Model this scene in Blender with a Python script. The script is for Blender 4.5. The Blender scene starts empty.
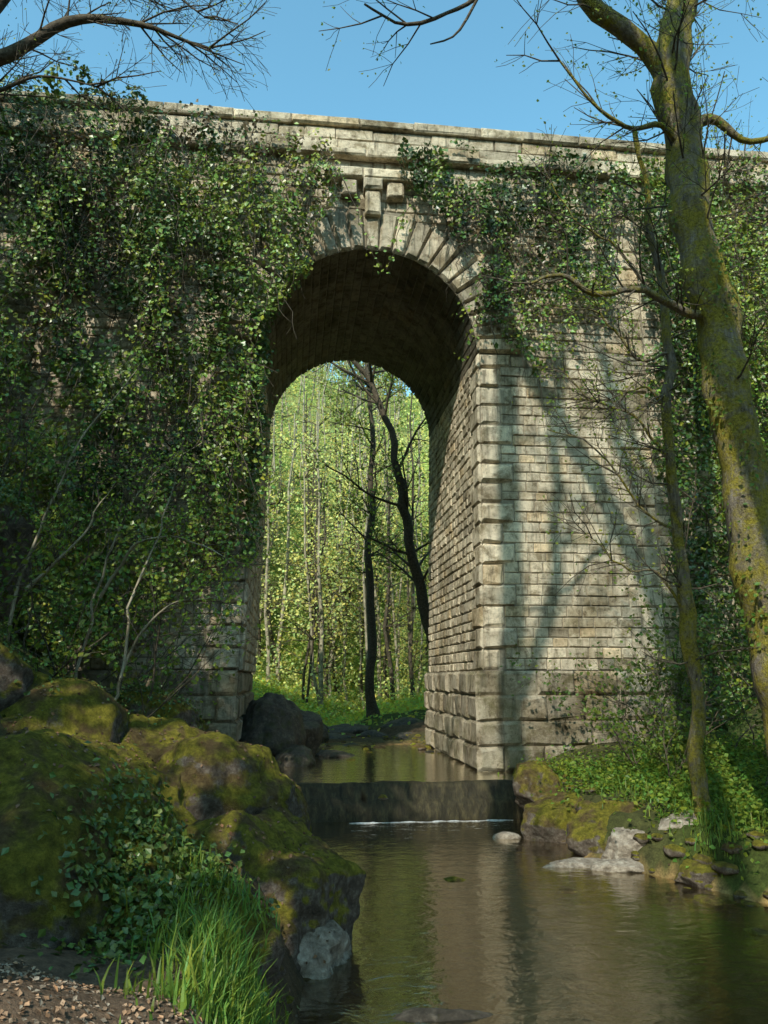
import bpy, bmesh, math, random
import numpy as np
from mathutils import Vector, Matrix
from mathutils.bvhtree import BVHTree
rng=np.random.default_rng(7); random.seed(7)
C=bpy.context.scene
col=C.collection

# ---------- noise ----------
def _h(ix,iy,iz,s):
    n=(ix*73856093)^(iy*19349663)^(iz*83492791)^(s*2654435761)
    n=(n^(n>>13))*1274126177
    n=n&0xffffffff
    n=(n^(n>>16))&0xffffff
    return n/float(0xffffff)
def vn(p,s=0):
    p=np.asarray(p,float); i=np.floor(p).astype(np.int64); f=p-i; f=f*f*(3-2*f)
    r=0
    for a in (0,1):
        for b in (0,1):
            for c in (0,1):
                w=(f[:,0] if a else 1-f[:,0])*(f[:,1] if b else 1-f[:,1])*(f[:,2] if c else 1-f[:,2])
                r=r+w*_h(i[:,0]+a,i[:,1]+b,i[:,2]+c,s)
    return r
def fbm(p,s=0,o=4):
    p=np.asarray(p,float); r=0;a=.5;t=0
    for k in range(o):
        r=r+a*vn(p*2**k+k*17.3,s+k); t+=a; a*=.5
    return r/t-.5
def P3(x,y,z=0.0):
    x=np.asarray(x,float); return np.stack([x,np.broadcast_to(y,x.shape),np.broadcast_to(z,x.shape)],1)
def ss(t): t=np.clip(t,0,1); return t*t*(3-2*t)

# ---------- mesh builder ----------
class B:
    def __init__(s): s.V=[];s.F=[];s.Cc=[];s.M=[];s.S=[];s.n=0
    def add(s,v,f,c,m=0,smooth=False):
        v=np.asarray(v,float).reshape(-1,3); f=np.asarray(f,np.int64).reshape(-1,4)
        c=np.asarray(c,float)
        if c.ndim==1: c=np.tile(c[:3],(len(v),1))
        s.V.append(v); s.F.append(f+s.n); s.Cc.append(c[:,:3]); s.M.append(np.full(len(f),m,np.int32)); s.S.append(np.full(len(f),smooth)); s.n+=len(v)
    def build(s,name,mats,parent=None):
        V=np.concatenate(s.V);F=np.concatenate(s.F);Cc=np.concatenate(s.Cc);M=np.concatenate(s.M);S=np.concatenate(s.S)
        me=bpy.data.meshes.new(name)
        me.vertices.add(len(V)); me.vertices.foreach_set("co",V.astype(np.float32).ravel())
        me.loops.add(len(F)*4); me.loops.foreach_set("vertex_index",F.astype(np.int32).ravel())
        me.polygons.add(len(F)); me.polygons.foreach_set("loop_start",np.arange(0,len(F)*4,4,dtype=np.int32))
        me.polygons.foreach_set("loop_total",np.full(len(F),4,np.int32))
        me.polygons.foreach_set("material_index",M); me.polygons.foreach_set("use_smooth",S)
        a=me.attributes.new("Col",'FLOAT_COLOR','POINT')
        a.data.foreach_set("color",np.concatenate([Cc,np.ones((len(V),1))],1).astype(np.float32).ravel())
        me.update(calc_edges=True); me.validate()
        for m in mats: me.materials.append(m)
        o=bpy.data.objects.new(name,me); col.objects.link(o)
        if parent: o.parent=parent
        return o
    def tube(s,pts,rad,c,m=0,ns=8,rough=0.0):
        pts=np.asarray(pts,float); rad=np.asarray(rad,float); n=len(pts)
        T=np.gradient(pts,axis=0); T/=np.linalg.norm(T,axis=1)[:,None]+1e-9
        ref=np.array([1.,0,0]) if abs(T[0][0])<.8 else np.array([0,1.,0])
        V=[]
        u=ref-T[0]*ref.dot(T[0]); u/=np.linalg.norm(u)
        ang=np.linspace(0,2*np.pi,ns,endpoint=False)
        for i in range(n):
            u=u-T[i]*u.dot(T[i]); u/=np.linalg.norm(u)+1e-9; w=np.cross(T[i],u)
            V.append(pts[i]+rad[i]*(np.cos(ang)[:,None]*u+np.sin(ang)[:,None]*w))
        V=np.concatenate(V)
        if rough>0:
            cen=np.repeat(pts,ns,0); d=V-cen
            k=1+rough*fbm(V*2.2,5,3)*2
            V=cen+d*k[:,None]
        i=np.arange(n-1)[:,None]*ns; j=np.arange(ns)[None,:]; j2=(j+1)%ns
        F=np.stack([i+j,i+j2,i+ns+j2,i+ns+j],2).reshape(-1,4)
        s.add(V,F,c,m,True)
    def leaves(s,c,nrm,size,colr,m=0,w=.36):
        c=np.asarray(c,float); N=len(c)
        if N==0: return
        nrm=nrm/(np.linalg.norm(nrm,axis=1)[:,None]+1e-9)
        r=rng.normal(size=(N,3)); t=r-nrm*(r*nrm).sum(1)[:,None]; t/=np.linalg.norm(t,axis=1)[:,None]+1e-9
        b=np.cross(nrm,t); sz=np.asarray(size)*np.ones(N); sz=sz[:,None]
        V=np.stack([c-t*sz*.5,c-t*sz*.06+b*sz*w+nrm*sz*.1,c+t*sz*.5,c-t*sz*.06-b*sz*w+nrm*sz*.1],1)
        F=np.arange(N*4).reshape(N,4)
        cc=np.repeat(np.asarray(colr)*np.ones((N,3)),4,0)
        s.add(V.reshape(-1,3),F,cc,m,False)

def lcol(base,N,var=.3,yel=.2):
    base=np.asarray(base,float); k=1+rng.uniform(-var,var,(N,1)); y=rng.uniform(-yel,yel,N)
    c=base*k; c[:,0]*=1+y*1.2; c[:,2]*=1-y; return np.clip(c,.002,1)

# ---------- materials ----------
def newmat(name):
    m=bpy.data.materials.new(name); m.use_nodes=True; nt=m.node_tree; nt.nodes.clear()
    return m,nt
def N(nt,t,**k):
    n=nt.nodes.new(t)
    for a,b in k.items(): setattr(n,a,b)
    return n
def leafmat(name,trans=.35,rough=.45,spec=.4):
    m,nt=newmat(name); L=nt.links
    at=N(nt,'ShaderNodeAttribute',attribute_name="Col")
    p=N(nt,'ShaderNodeBsdfPrincipled'); p.inputs['Roughness'].default_value=rough; p.inputs['Specular IOR Level'].default_value=spec
    tr=N(nt,'ShaderNodeBsdfTranslucent'); mx=N(nt,'ShaderNodeMixShader'); mx.inputs[0].default_value=trans
    hs=N(nt,'ShaderNodeHueSaturation'); hs.inputs['Value'].default_value=1.6; hs.inputs['Hue'].default_value=.485
    o=N(nt,'ShaderNodeOutputMaterial')
    L.new(at.outputs['Color'],p.inputs['Base Color']); L.new(at.outputs['Color'],hs.inputs['Color']); L.new(hs.outputs[0],tr.inputs['Color'])
    L.new(p.outputs[0],mx.inputs[1]); L.new(tr.outputs[0],mx.inputs[2]); L.new(mx.outputs[0],o.inputs[0])
    return m
def noise(nt,scale,detail=6,rough=.6,vec=None,dist=0):
    n=N(nt,'ShaderNodeTexNoise'); n.inputs['Scale'].default_value=scale; n.inputs['Detail'].default_value=detail; n.inputs['Roughness'].default_value=rough; n.inputs['Distortion'].default_value=dist
    if vec is not None: nt.links.new(vec,n.inputs['Vector'])
    return n
def ramp(nt,inp,stops):
    r=N(nt,'ShaderNodeValToRGB'); nt.links.new(inp,r.inputs[0]); e=r.color_ramp.elements
    while len(e)<len(stops): e.new(.5)
    for i,(p,c) in enumerate(stops):
        e[i].position=p; e[i].color=(*c,1) if len(c)==3 else c
    return r
def mixc(nt,fac,a,b,mode='MIX'):
    m=N(nt,'ShaderNodeMix',data_type='RGBA',blend_type=mode)
    for i,v in ((0,fac),(6,a),(7,b)):
        if isinstance(v,(int,float)): m.inputs[i].default_value=v
        elif isinstance(v,tuple): m.inputs[i].default_value=(*v,1)
        else: nt.links.new(v,m.inputs[i])
    return m.outputs[2]
def surf(name,build,rough=.9,spec=.2):
    m,nt=newmat(name); p=N(nt,'ShaderNodeBsdfPrincipled'); o=N(nt,'ShaderNodeOutputMaterial')
    p.inputs['Roughness'].default_value=rough; p.inputs['Specular IOR Level'].default_value=spec
    tc=N(nt,'ShaderNodeTexCoord').outputs['Object']
    c,hgt,dist=build(nt,tc,p)
    nt.links.new(c,p.inputs['Base Color'])
    if hgt is not None:
        b=N(nt,'ShaderNodeBump'); b.inputs['Strength'].default_value=1; b.inputs['Distance'].default_value=dist
        nt.links.new(hgt,b.inputs['Height']); nt.links.new(b.outputs[0],p.inputs['Normal'])
    nt.links.new(p.outputs[0],o.inputs[0]); return m
def mul(nt,a,k):
    mm=N(nt,'ShaderNodeMath',operation='MULTIPLY'); nt.links.new(a,mm.inputs[0]); mm.inputs[1].default_value=k; return mm.outputs[0]
def b_stone(nt,tc,p):
    at=N(nt,'ShaderNodeAttribute',attribute_name="Col").outputs['Color']
    n1=noise(nt,.45,6,.65,tc); n2=noise(nt,7,9,.75,tc); n3=noise(nt,45,4,.7,tc); n6=noise(nt,2.3,7,.7,tc,.3)
    stain=ramp(nt,n1.outputs[0],[(.36,(.52,.49,.42)),(.5,(1,1,1)),(.7,(1.12,1.1,1.05))])
    gr=ramp(nt,n2.outputs[0],[(.32,(.36,.34,.3)),(.46,(.92,.9,.86)),(.68,(1.15,1.14,1.1))])
    g6=ramp(nt,n6.outputs[0],[(.38,(.48,.45,.39)),(.5,(1,1,1))])
    c=mixc(nt,1.0,at,stain.outputs[0],'MULTIPLY'); c=mixc(nt,1.0,c,gr.outputs[0],'MULTIPLY'); c=mixc(nt,1.0,c,g6.outputs[0],'MULTIPLY')
    mp=N(nt,'ShaderNodeMapping'); nt.links.new(tc,mp.inputs[0]); mp.inputs['Scale'].default_value=(3,3,.22)
    n4=noise(nt,1.2,7,.7,mp.outputs[0]); st=ramp(nt,n4.outputs[0],[(.53,(0,0,0)),(.66,(1,1,1))])
    c=mixc(nt,mul(nt,st.outputs[0],.7),c,(.085,.075,.054))
    sp=N(nt,'ShaderNodeSeparateXYZ'); nt.links.new(tc,sp.inputs[0])
    low=N(nt,'ShaderNodeMapRange'); nt.links.new(sp.outputs[2],low.inputs[0]); low.inputs[1].default_value=0; low.inputs[2].default_value=4.5; low.inputs[3].default_value=.08; low.inputs[4].default_value=0
    n5=noise(nt,1.4,8,.75,tc); ad2=N(nt,'ShaderNodeMath',operation='ADD'); nt.links.new(n5.outputs[0],ad2.inputs[0]); nt.links.new(low.outputs[0],ad2.inputs[1])
    ms=ramp(nt,ad2.outputs[0],[(.55,(0,0,0)),(.69,(.58,.58,.58))])
    c=mixc(nt,ms.outputs[0],c,(.13,.12,.045))
    ad=N(nt,'ShaderNodeMath',operation='ADD'); nt.links.new(n2.outputs[0],ad.inputs[0]); nt.links.new(n3.outputs[0],ad.inputs[1])
    return c,ad.outputs[0],.05
M_stone=surf("weathered_stone",b_stone)
def b_mortar(nt,tc,p):
    n2=noise(nt,8,6,.7,tc); r=ramp(nt,n2.outputs[0],[(.3,(.11,.095,.07)),(.7,(.3,.265,.2))]); return r.outputs[0],n2.outputs[0],.03
M_mortar=surf("mortar",b_mortar)
def b_rock(nt,tc,p):
    n1=noise(nt,2.0,8,.65,tc,.4); n2=noise(nt,9,9,.78,tc); n3=noise(nt,60,4,.8,tc); n4=noise(nt,2.6,6,.6,tc)
    rock=ramp(nt,n2.outputs[0],[(.3,(.045,.036,.026)),(.5,(.19,.15,.115)),(.68,(.42,.38,.31))])
    m1=ramp(nt,n2.outputs[0],[(.28,(.03,.03,.006)),(.5,(.23,.21,.025)),(.66,(.48,.41,.055))])
    m2=ramp(nt,n2.outputs[0],[(.28,(.04,.026,.012)),(.5,(.16,.11,.045)),(.66,(.28,.21,.08))])
    f4=ramp(nt,n4.outputs[0],[(.47,(0,0,0)),(.6,(1,1,1))])
    moss=mixc(nt,f4.outputs[0],m1.outputs[0],m2.outputs[0])
    geo=N(nt,'ShaderNodeNewGeometry'); sp=N(nt,'ShaderNodeSeparateXYZ'); nt.links.new(geo.outputs['Normal'],sp.inputs[0])
    a=N(nt,'ShaderNodeMath',operation='MULTIPLY_ADD'); nt.links.new(sp.outputs[2],a.inputs[0]); a.inputs[1].default_value=.35
    nt.links.new(n1.outputs[0],a.inputs[2])
    f=ramp(nt,a.outputs[0],[(.53,(0,0,0)),(.62,(1,1,1))])
    c=mixc(nt,f.outputs[0],rock.outputs[0],moss)
    ad=N(nt,'ShaderNodeMath',operation='ADD'); nt.links.new(n2.outputs[0],ad.inputs[0]); nt.links.new(n3.outputs[0],ad.inputs[1])
    return c,ad.outputs[0],.1
M_rock=surf("mossy_rock",b_rock)
def b_wet(nt,tc,p):
    n2=noise(nt,9,9,.78,tc); n1=noise(nt,3,6,.7,tc)
    rock=ramp(nt,n2.outputs[0],[(.3,(.018,.015,.011)),(.5,(.06,.05,.036)),(.68,(.15,.13,.1))])
    f=ramp(nt,n1.outputs[0],[(.52,(0,0,0)),(.62,(.7,.7,.7))]); c=mixc(nt,f.outputs[0],rock.outputs[0],(.05,.055,.012))
    return c,n2.outputs[0],.08
M_wet=surf("wet_rock",b_wet,.6,.4)
def b_pale(nt,tc,p):
    n2=noise(nt,7,8,.75,tc); n3=noise(nt,50,4,.8,tc)
    rock=ramp(nt,n2.outputs[0],[(.3,(.07,.055,.04)),(.5,(.27,.23,.18)),(.7,(.5,.46,.38))])
    return rock.outputs[0],n2.outputs[0],.07
M_pale=surf("pale_rock",b_pale,.8)
def b_bark(nt,tc,p):
    mp=N(nt,'ShaderNodeMapping'); nt.links.new(tc,mp.inputs[0]); mp.inputs['Scale'].default_value=(1,1,.22)
    n1=noise(nt,16,7,.7,mp.outputs[0]); n2=noise(nt,1.6,8,.75,tc,.5); n3=noise(nt,24,6,.75,tc); n4=noise(nt,5,6,.7,tc)
    bk=ramp(nt,n1.outputs[0],[(.3,(.05,.04,.03)),(.55,(.27,.23,.18)),(.75,(.46,.41,.34))])
    ms=ramp(nt,n3.outputs[0],[(.3,(.06,.055,.008)),(.52,(.34,.29,.035)),(.72,(.55,.47,.09))])
    f=ramp(nt,n2.outputs[0],[(.41,(0,0,0)),(.52,(.97,.97,.97))])
    f2=ramp(nt,n4.outputs[0],[(.34,(.3,.3,.3)),(.52,(1,1,1))])
    ff=N(nt,'ShaderNodeMath',operation='MULTIPLY'); nt.links.new(f.outputs[0],ff.inputs[0]); nt.links.new(f2.outputs[0],ff.inputs[1])
    c=mixc(nt,ff.outputs[0],bk.outputs[0],ms.outputs[0])
    ad=N(nt,'ShaderNodeMath',operation='ADD'); nt.links.new(n1.outputs[0],ad.inputs[0]); nt.links.new(n3.outputs[0],ad.inputs[1])
    return c,ad.outputs[0],.1
M_bark=surf("mossy_bark",b_bark)
def b_bark2(nt,tc,p):
    n1=noise(nt,14,6,.7,tc); bk=ramp(nt,n1.outputs[0],[(.3,(.03,.025,.018)),(.6,(.12,.1,.07)),(.8,(.22,.19,.14))])
    return bk.outputs[0],n1.outputs[0],.03
M_twig=surf("grey_bark",b_bark2)
def b_bark3(nt,tc,p):
    n1=noise(nt,3,6,.7,tc); bk=ramp(nt,n1.outputs[0],[(.35,(.14,.12,.075)),(.55,(.36,.32,.23)),(.8,(.52,.47,.37))])
    return bk.outputs[0],n1.outputs[0],.03
M_palebark=surf("pale_bark",b_bark3)
def b_gnd(nt,tc,p):
    at=N(nt,'ShaderNodeAttribute',attribute_name="Col").outputs['Color']
    n2=noise(nt,7,9,.75,tc); n3=noise(nt,35,5,.8,tc)
    gr=ramp(nt,n2.outputs[0],[(.3,(.4,.4,.4)),(.7,(1.6,1.5,1.4))]); g2=ramp(nt,n3.outputs[0],[(.3,(.6,.6,.6)),(.7,(1.4,1.4,1.4))])
    c=mixc(nt,1.0,at,gr.outputs[0],'MULTIPLY'); c=mixc(nt,1.0,c,g2.outputs[0],'MULTIPLY')
    ad=N(nt,'ShaderNodeMath',operation='ADD'); nt.links.new(n2.outputs[0],ad.inputs[0]); nt.links.new(n3.outputs[0],ad.inputs[1])
    return c,ad.outputs[0],.06
M_gnd=surf("earth",b_gnd)
M_ivy=leafmat("ivy_leaves",.14,.38,.5)
M_leaf=leafmat("fresh_leaves",.45,.5,.3)
M_grass=leafmat("grass_blades",.35,.45,.35)
M_dry=leafmat("dry_leaves",.1,.8,.1)
# water
m,nt=newmat("stream_water"); L=nt.links
tc=N(nt,'ShaderNodeTexCoord').outputs['Object']
mp=N(nt,'ShaderNodeMapping'); L.new(tc,mp.inputs[0]); mp.inputs['Scale'].default_value=(1.0,1.6,1)
n1=noise(nt,2.4,4,.55,mp.outputs[0],.6); n2=noise(nt,10,4,.55,mp.outputs[0],.3)
ma=N(nt,'ShaderNodeMath',operation='MULTIPLY_ADD'); L.new(n2.outputs[0],ma.inputs[0]); ma.inputs[1].default_value=.22; L.new(n1.outputs[0],ma.inputs[2])
bp=N(nt,'ShaderNodeBump'); bp.inputs['Distance'].default_value=.014; bp.inputs['Strength'].default_value=1; L.new(ma.outputs[0],bp.inputs['Height'])
fr=N(nt,'ShaderNodeFresnel'); fr.inputs[0].default_value=1.5; L.new(bp.outputs[0],fr.inputs['Normal'])
fm=N(nt,'ShaderNodeMath',operation='MULTIPLY_ADD'); L.new(fr.outputs[0],fm.inputs[0]); fm.inputs[1].default_value=1.9; fm.inputs[2].default_value=.08; fm.use_clamp=True
gl=N(nt,'ShaderNodeBsdfGlossy'); gl.inputs['Roughness'].default_value=.02; gl.inputs[0].default_value=(.97,.93,.84,1); L.new(bp.outputs[0],gl.inputs['Normal'])
tr=N(nt,'ShaderNodeBsdfTransparent'); tr.inputs[0].default_value=(.74,.58,.34,1)
df=N(nt,'ShaderNodeBsdfDiffuse'); df.inputs[0].default_value=(.09,.07,.03,1)
m1=N(nt,'ShaderNodeMixShader'); m1.inputs[0].default_value=.05; L.new(tr.outputs[0],m1.inputs[1]); L.new(df.outputs[0],m1.inputs[2])
mx=N(nt,'ShaderNodeMixShader'); L.new(fm.outputs[0],mx.inputs[0]); L.new(m1.outputs[0],mx.inputs[1]); L.new(gl.outputs[0],mx.inputs[2])
o=N(nt,'ShaderNodeOutputMaterial'); L.new(mx.outputs[0],o.inputs[0]); M_water=m
def b_weir(nt,tc,p):
    mp=N(nt,'ShaderNodeMapping'); nt.links.new(tc,mp.inputs[0]); mp.inputs['Scale'].default_value=(1,.3,.4)
    n1=noise(nt,9,8,.75,mp.outputs[0]); r=ramp(nt,n1.outputs[0],[(.3,(.01,.009,.005)),(.5,(.035,.029,.014)),(.7,(.09,.075,.035))]); return r.outputs[0],n1.outputs[0],.08
M_weir=surf("wet_weir_stone",b_weir,.5,.3)
def b_foam(nt,tc,p):
    n1=noise(nt,30,6,.7,tc); r=ramp(nt,n1.outputs[0],[(.35,(.3,.3,.28)),(.6,(.8,.8,.8))]); return r.outputs[0],n1.outputs[0],.03
M_foam=surf("foam",b_foam,.6)

# ---------- terrain ----------
WL,WU=-.73,0.0
def xl(y): return np.interp(y,[-60,0,2,3.5,5,7.7,9.8,12,18,28,32,36,45,80],[6,3.0,1.6,.6,.25,.3,.4,-.5,-1.4,-1.0,-.2,1.0,3.,15])
def xr(y): return np.interp(y,[-60,0,8,10.7,12.1,13.6,15.5,17.4,20,28,32,36,45,80],[18,12,8,6.5,5.9,4.9,5.0,5.4,5.2,5.2,3.2,2.6,4.,17])
def height(x,y):
    x=np.asarray(x,float);y=np.asarray(y,float)
    wl=np.where(y<17.9,WL,WU)
    bed=wl-.26+.12*fbm(P3(x*1.3,y*1.3),3)*2+np.where(y>21,np.minimum((y-21)*.035,.33),0)+np.where(y>21,fbm(P3(x*1.1,y*1.1),4)*.3,0)
    bed=bed+np.where(y<13,.16*np.clip((x-3.2)/2.5,0,1),0)
    dl=xl(y)-x; dr=x-xr(y)
    bzl=np.interp(y,[-60,3.5,5,8,12,18,22,30,60],[.75,.7,.5,.2,.3,.4,.4,.5,.9])
    sl=np.interp(y,[-60,4,8,12,16,30,40],[.1,.12,.35,.8,.8,.5,.3])
    hl=bed+(bzl-bed)*ss(dl/.9+.1)+sl*np.maximum(0,dl-1.3)+.45*np.maximum(0,dl-7)
    bzr=np.interp(y,[-60,8,13,17,22,30,60],[.0,-.1,.0,.15,.3,.4,.9])
    hr=bed+(bzr-bed)*ss(dr/1.0+.1)+.16*np.maximum(0,dr-1.0)+.55*np.maximum(0,dr-6)
    h=np.where(dl>0,hl,np.where(dr>0,hr,bed+0*x))
    t=np.maximum(dl,dr)
    h=h+fbm(P3(x*.7,y*.7),11)*.5*np.clip(t,0,1)+fbm(P3(x*2.5,y*2.5),12)*.16*np.clip(t,0,1)
    far=np.maximum(0,y-42); h=h+.034*far*np.clip(t+3,0,3)/3*1.0
    h=h+np.maximum(0,y-50)*.9
    h=h+np.maximum(0,-y-9)*.75  # unseen hillside behind the camera, added to block low sky light
    return np.where(h>0,60*np.tanh(h/60),h)
xs=np.concatenate([-12-np.geomspace(.3,300,45)[::-1],np.arange(-12,14,.16),14+np.geomspace(.3,300,45)])
ys=np.concatenate([2-np.geomspace(.3,250,35)[::-1],np.arange(2,34,.16),34+np.geomspace(.3,330,70)])
XX,YY=np.meshgrid(xs,ys); xf,yf=XX.ravel(),YY.ravel(); zf=height(xf,yf)
nx,ny=len(xs),len(ys)
i=np.arange(ny-1)[:,None]*nx; j=np.arange(nx-1)[None,:]
TF=np.stack([i+j,i+j+1,i+nx+j+1,i+nx+j],2).reshape(-1,4)
TV=np.stack([xf,yf,zf],1)
nn=fbm(TV*.35,31)
brown=np.array([.1,.075,.045]); green=np.array([.07,.1,.022]); bedc=np.array([.3,.21,.09])
wlv=np.where(yf<17.9,WL,WU)
g=np.clip(.45+nn*2.5,0,1)[:,None]
g=np.where(((yf<8)&(xf<2))[:,None],.1,g)
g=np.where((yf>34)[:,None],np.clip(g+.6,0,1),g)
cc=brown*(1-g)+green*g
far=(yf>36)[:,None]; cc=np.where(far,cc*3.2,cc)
litter=((yf<6.5)&(xf<1.6))[:,None]; cc=np.where(litter,np.array([.2,.145,.1]),cc)
under=(zf<wlv+.04)[:,None]; cc=np.where(under,bedc*np.clip(1+nn[:,None]*4,.3,2.2),cc)
back=(yf<-6)[:,None]; cc=np.where(back,cc*.45,cc)
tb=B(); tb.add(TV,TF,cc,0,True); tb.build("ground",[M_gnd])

# water
def sheet(bb,x0,x1,y0,y1,z,m=0,n=2):
    gx=np.linspace(x0,x1,n);gy=np.linspace(y0,y1,n);a,b=np.meshgrid(gx,gy)
    i=np.arange(n-1)[:,None]*n; j=np.arange(n-1)[None,:]
    bb.add(P3(a.ravel(),b.ravel(),z),np.stack([i+j,i+j+1,i+n+j+1,i+n+j],2).reshape(-1,4),(1,1,1),m)
w=B(); sheet(w,-3,19,-60,17.66,WL); sheet(w,-1.9,5.6,18.08,60,.012)
w.build("stream_water",[M_water])
wb=B(); X=np.linspace(-2.2,5.9,160); prof=[(18.5,-.35),(18.35,-.05),(18.15,.0),(18.05,.03),(17.97,.01),(17.9,-.08),(17.86,-.3),(17.8,-.33),(17.74,-.42),(17.7,-.6),(17.64,-.9),(17.6,-1.4)]
V=[]
for k,(yy,zz) in enumerate(prof):
    nz_=fbm(P3(X*3,k*.7,3),41)*.15; V.append(np.stack([X,yy+nz_,zz+nz_*.5*(k>2)],1))
V=np.concatenate(V); n=len(X); i=np.arange(len(prof)-1)[:,None]*n; j=np.arange(n-1)[None,:]
wb.add(V,np.stack([i+j,i+j+1,i+n+j+1,i+n+j],2).reshape(-1,4),(1,1,1),0,True)
wb.build("stone_weir",[M_weir])
fb=B(); X=np.linspace(1.3,4.9,200); a=17.46+fbm(P3(X*3,1,1),51)*.2; wd=(.01+.26*np.clip(fbm(P3(X*5,2,1),52)+.13,0,1))*np.clip(np.minimum(X-1.3,4.9-X)*2,0,1)+.001
zt=WL+.006+.25*wd
V=np.concatenate([np.stack([X,a-wd,np.full_like(X,WL+.003)],1),np.stack([X,a,zt],1),np.stack([X,a+wd,np.full_like(X,WL+.003)],1)])
n=len(X); i=np.arange(2)[:,None]*n; j=np.arange(n-1)[None,:]
fb.add(V,np.stack([i+j,i+j+1,i+n+j+1,i+n+j],2).reshape(-1,4),(1,1,1),0,True); fb.build("water_foam",[M_foam])

# ---------- viaduct ----------
via=bpy.data.objects.new("stone_viaduct",None); col.objects.link(via)
CX,ZS,RI,RO=2.0,11.35,3.04,4.25
YF,YB=20.0,28.0
def jL(z): return np.interp(z,[0,2.5,2.501,ZS],[-1.42,-1.38,-1.28,CX-RI])
def jR(z): return np.interp(z,[0,2.5,2.501,ZS],[4.78,4.80,4.93,CX+RI])
E=.018
out=[(-60,-2),(jL(0)-E,-2),(jL(0)-E,0),(jL(2.5)-E,2.49),(jL(2.51)-E,2.5),(CX-RI-E,ZS)]
for k in range(1,60):
    a=math.pi-k*math.pi/60; out.append((CX+(RI+E)*math.cos(a),ZS+(RI+E)*math.sin(a)))
out+=[(CX+RI+E,ZS),(jR(2.51)+E,2.5),(jR(2.5)+E,2.49),(jR(0)+E,0),(jR(0)+E,-2),(60,-2),(60,18.2),(-60,18.2)]
bm=bmesh.new(); vs=[bm.verts.new((x,YF+E,z)) for x,z in out]; f=bm.faces.new(vs)
r=bmesh.ops.extrude_face_region(bm,geom=[f]); bmesh.ops.translate(bm,vec=(0,YB-YF-.1,0),verts=[v for v in r['geom'] if isinstance(v,bmesh.types.BMVert)])
bmesh.ops.triangulate(bm,faces=[f for f in bm.faces if len(f.verts)>4]); bmesh.ops.recalc_face_normals(bm,faces=bm.faces)
me=bpy.data.meshes.new("core"); bm.to_mesh(me); me.materials.append(M_mortar); o=bpy.data.objects.new("core",me); col.objects.link(o); o.parent=via

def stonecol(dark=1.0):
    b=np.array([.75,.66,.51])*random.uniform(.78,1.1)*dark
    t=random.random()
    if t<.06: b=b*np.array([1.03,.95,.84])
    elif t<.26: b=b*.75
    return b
GF=np.array([[r*4+c,r*4+c+1,(r+1)*4+c+1,(r+1)*4+c] for r in range(3) for c in range(3)])
def block(bb,S,u0,u1,v0,v1,prot=.02,bev=.028,gap=.003,jit=.015,dark=1.0):
    du,dv=u1-u0,v1-v0; b=min(bev,du*.3,dv*.3)
    us=[u0+gap,u0+gap+b,u1-gap-b,u1-gap]; vs=[v0+gap,v0+gap+b,v1-gap-b,v1-gap]
    pts=[]; pr=prot+random.uniform(-jit,jit)
    for r_,v in enumerate(vs):
        for c_,u in enumerate(us):
            inner=r_ in(1,2) and c_ in(1,2)
            w_=pr+random.uniform(-jit,jit)*.8 if inner else -.025
            ju,jv=(random.uniform(-1,1)*b*.5,random.uniform(-1,1)*b*.5)
            if not inner: ju=jv=0
            pts.append(S(u+ju,v+jv,w_))
    bb.add(pts,GF,stonecol(dark))
Sf=lambda u,v,w_:(u,YF-w_,v)
SjR=lambda u,v,w_:(float(jR(v))-w_,u,v)
SjL=lambda u,v,w_:(float(jL(v))+w_,u,v)
def row(bb,S,u0,u1,v0,v1,lmin=.45,lmax=.95,**k):
    u=u0
    while u<u1-.02:
        l=random.uniform(lmin,lmax)
        if u1-(u+l)<lmin*.6: l=u1-u
        block(bb,S,u,min(u+l,u1),v0,v1,**k); u+=l
fac=B()
qh=.56; z=2.5; qn=0; PX=10.0
while z<ZS-.05:
    z1=min(z+qh,ZS); q=.95 if qn%2 else .62; q2=.62 if qn%2 else .95
    block(fac,Sf,float(jR((z+z1)/2))+.0,float(jR(z))+q,z,z1,prot=.08,bev=.08,jit=.035)
    block(fac,Sf,float(jL(z))-q,float(jL((z+z1)/2)),z,z1,prot=.08,bev=.08,jit=.035)
    block(fac,SjR,YF-.05,YF+q2,z,z1,prot=.05,bev=.06,jit=.02)
    block(fac,SjL,YF-.05,YF+q2,z,z1,prot=.05,bev=.06,jit=.02)
    z=z1;qn+=1
z=2.5;qn=0
while z<17.2:
    z1=min(z+qh,17.25); q=.95 if qn%2 else .62
    block(fac,Sf,PX-q,PX,z,z1,prot=.04,bev=.05,jit=.025); z=z1;qn+=1
ch=.28; z=2.5; 
while z<17.2:
    h=ch*random.uniform(.82,1.2); z1=min(z+h,17.25)
    if 17.25-z1<.12: z1=17.25
    zm=(z+z1)/2
    qi=int((zm-2.5)/qh); q=.95 if qi%2 else .62
    if zm<ZS: a=float(jL(zm))-q; b=float(jR(zm))+q
    else:
        t=RO*RO-(zm-ZS)**2
        e=math.sqrt(t) if t>0 else 0; a,b=CX-e,CX+e
    if a<b:
        row(fac,Sf,-16,a,z,z1,.3,.7); row(fac,Sf,b,PX-q,z,z1,.3,.7)
    else: row(fac,Sf,-16,PX-q,z,z1,.3,.7)
    row(fac,Sf,PX+.02,18,z,z1,.3,.7)
    z=z1
z=2.5
while z<ZS-.02:
    h=ch*random.uniform(.9,1.1); z1=min(z+h,ZS)
    if ZS-z1<.12: z1=ZS
    qi=int(((z+z1)/2-2.5)/qh); q2=.62 if qi%2 else .95
    row(fac,SjR,YF+q2,YB,z,z1,.3,.7,prot=.03,bev=.04); row(fac,SjL,YF+q2,YB,z,z1,.3,.7,prot=.03,bev=.04); z=z1
SfP=lambda u,v,w_:(u,YF-.12-w_,v)
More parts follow.
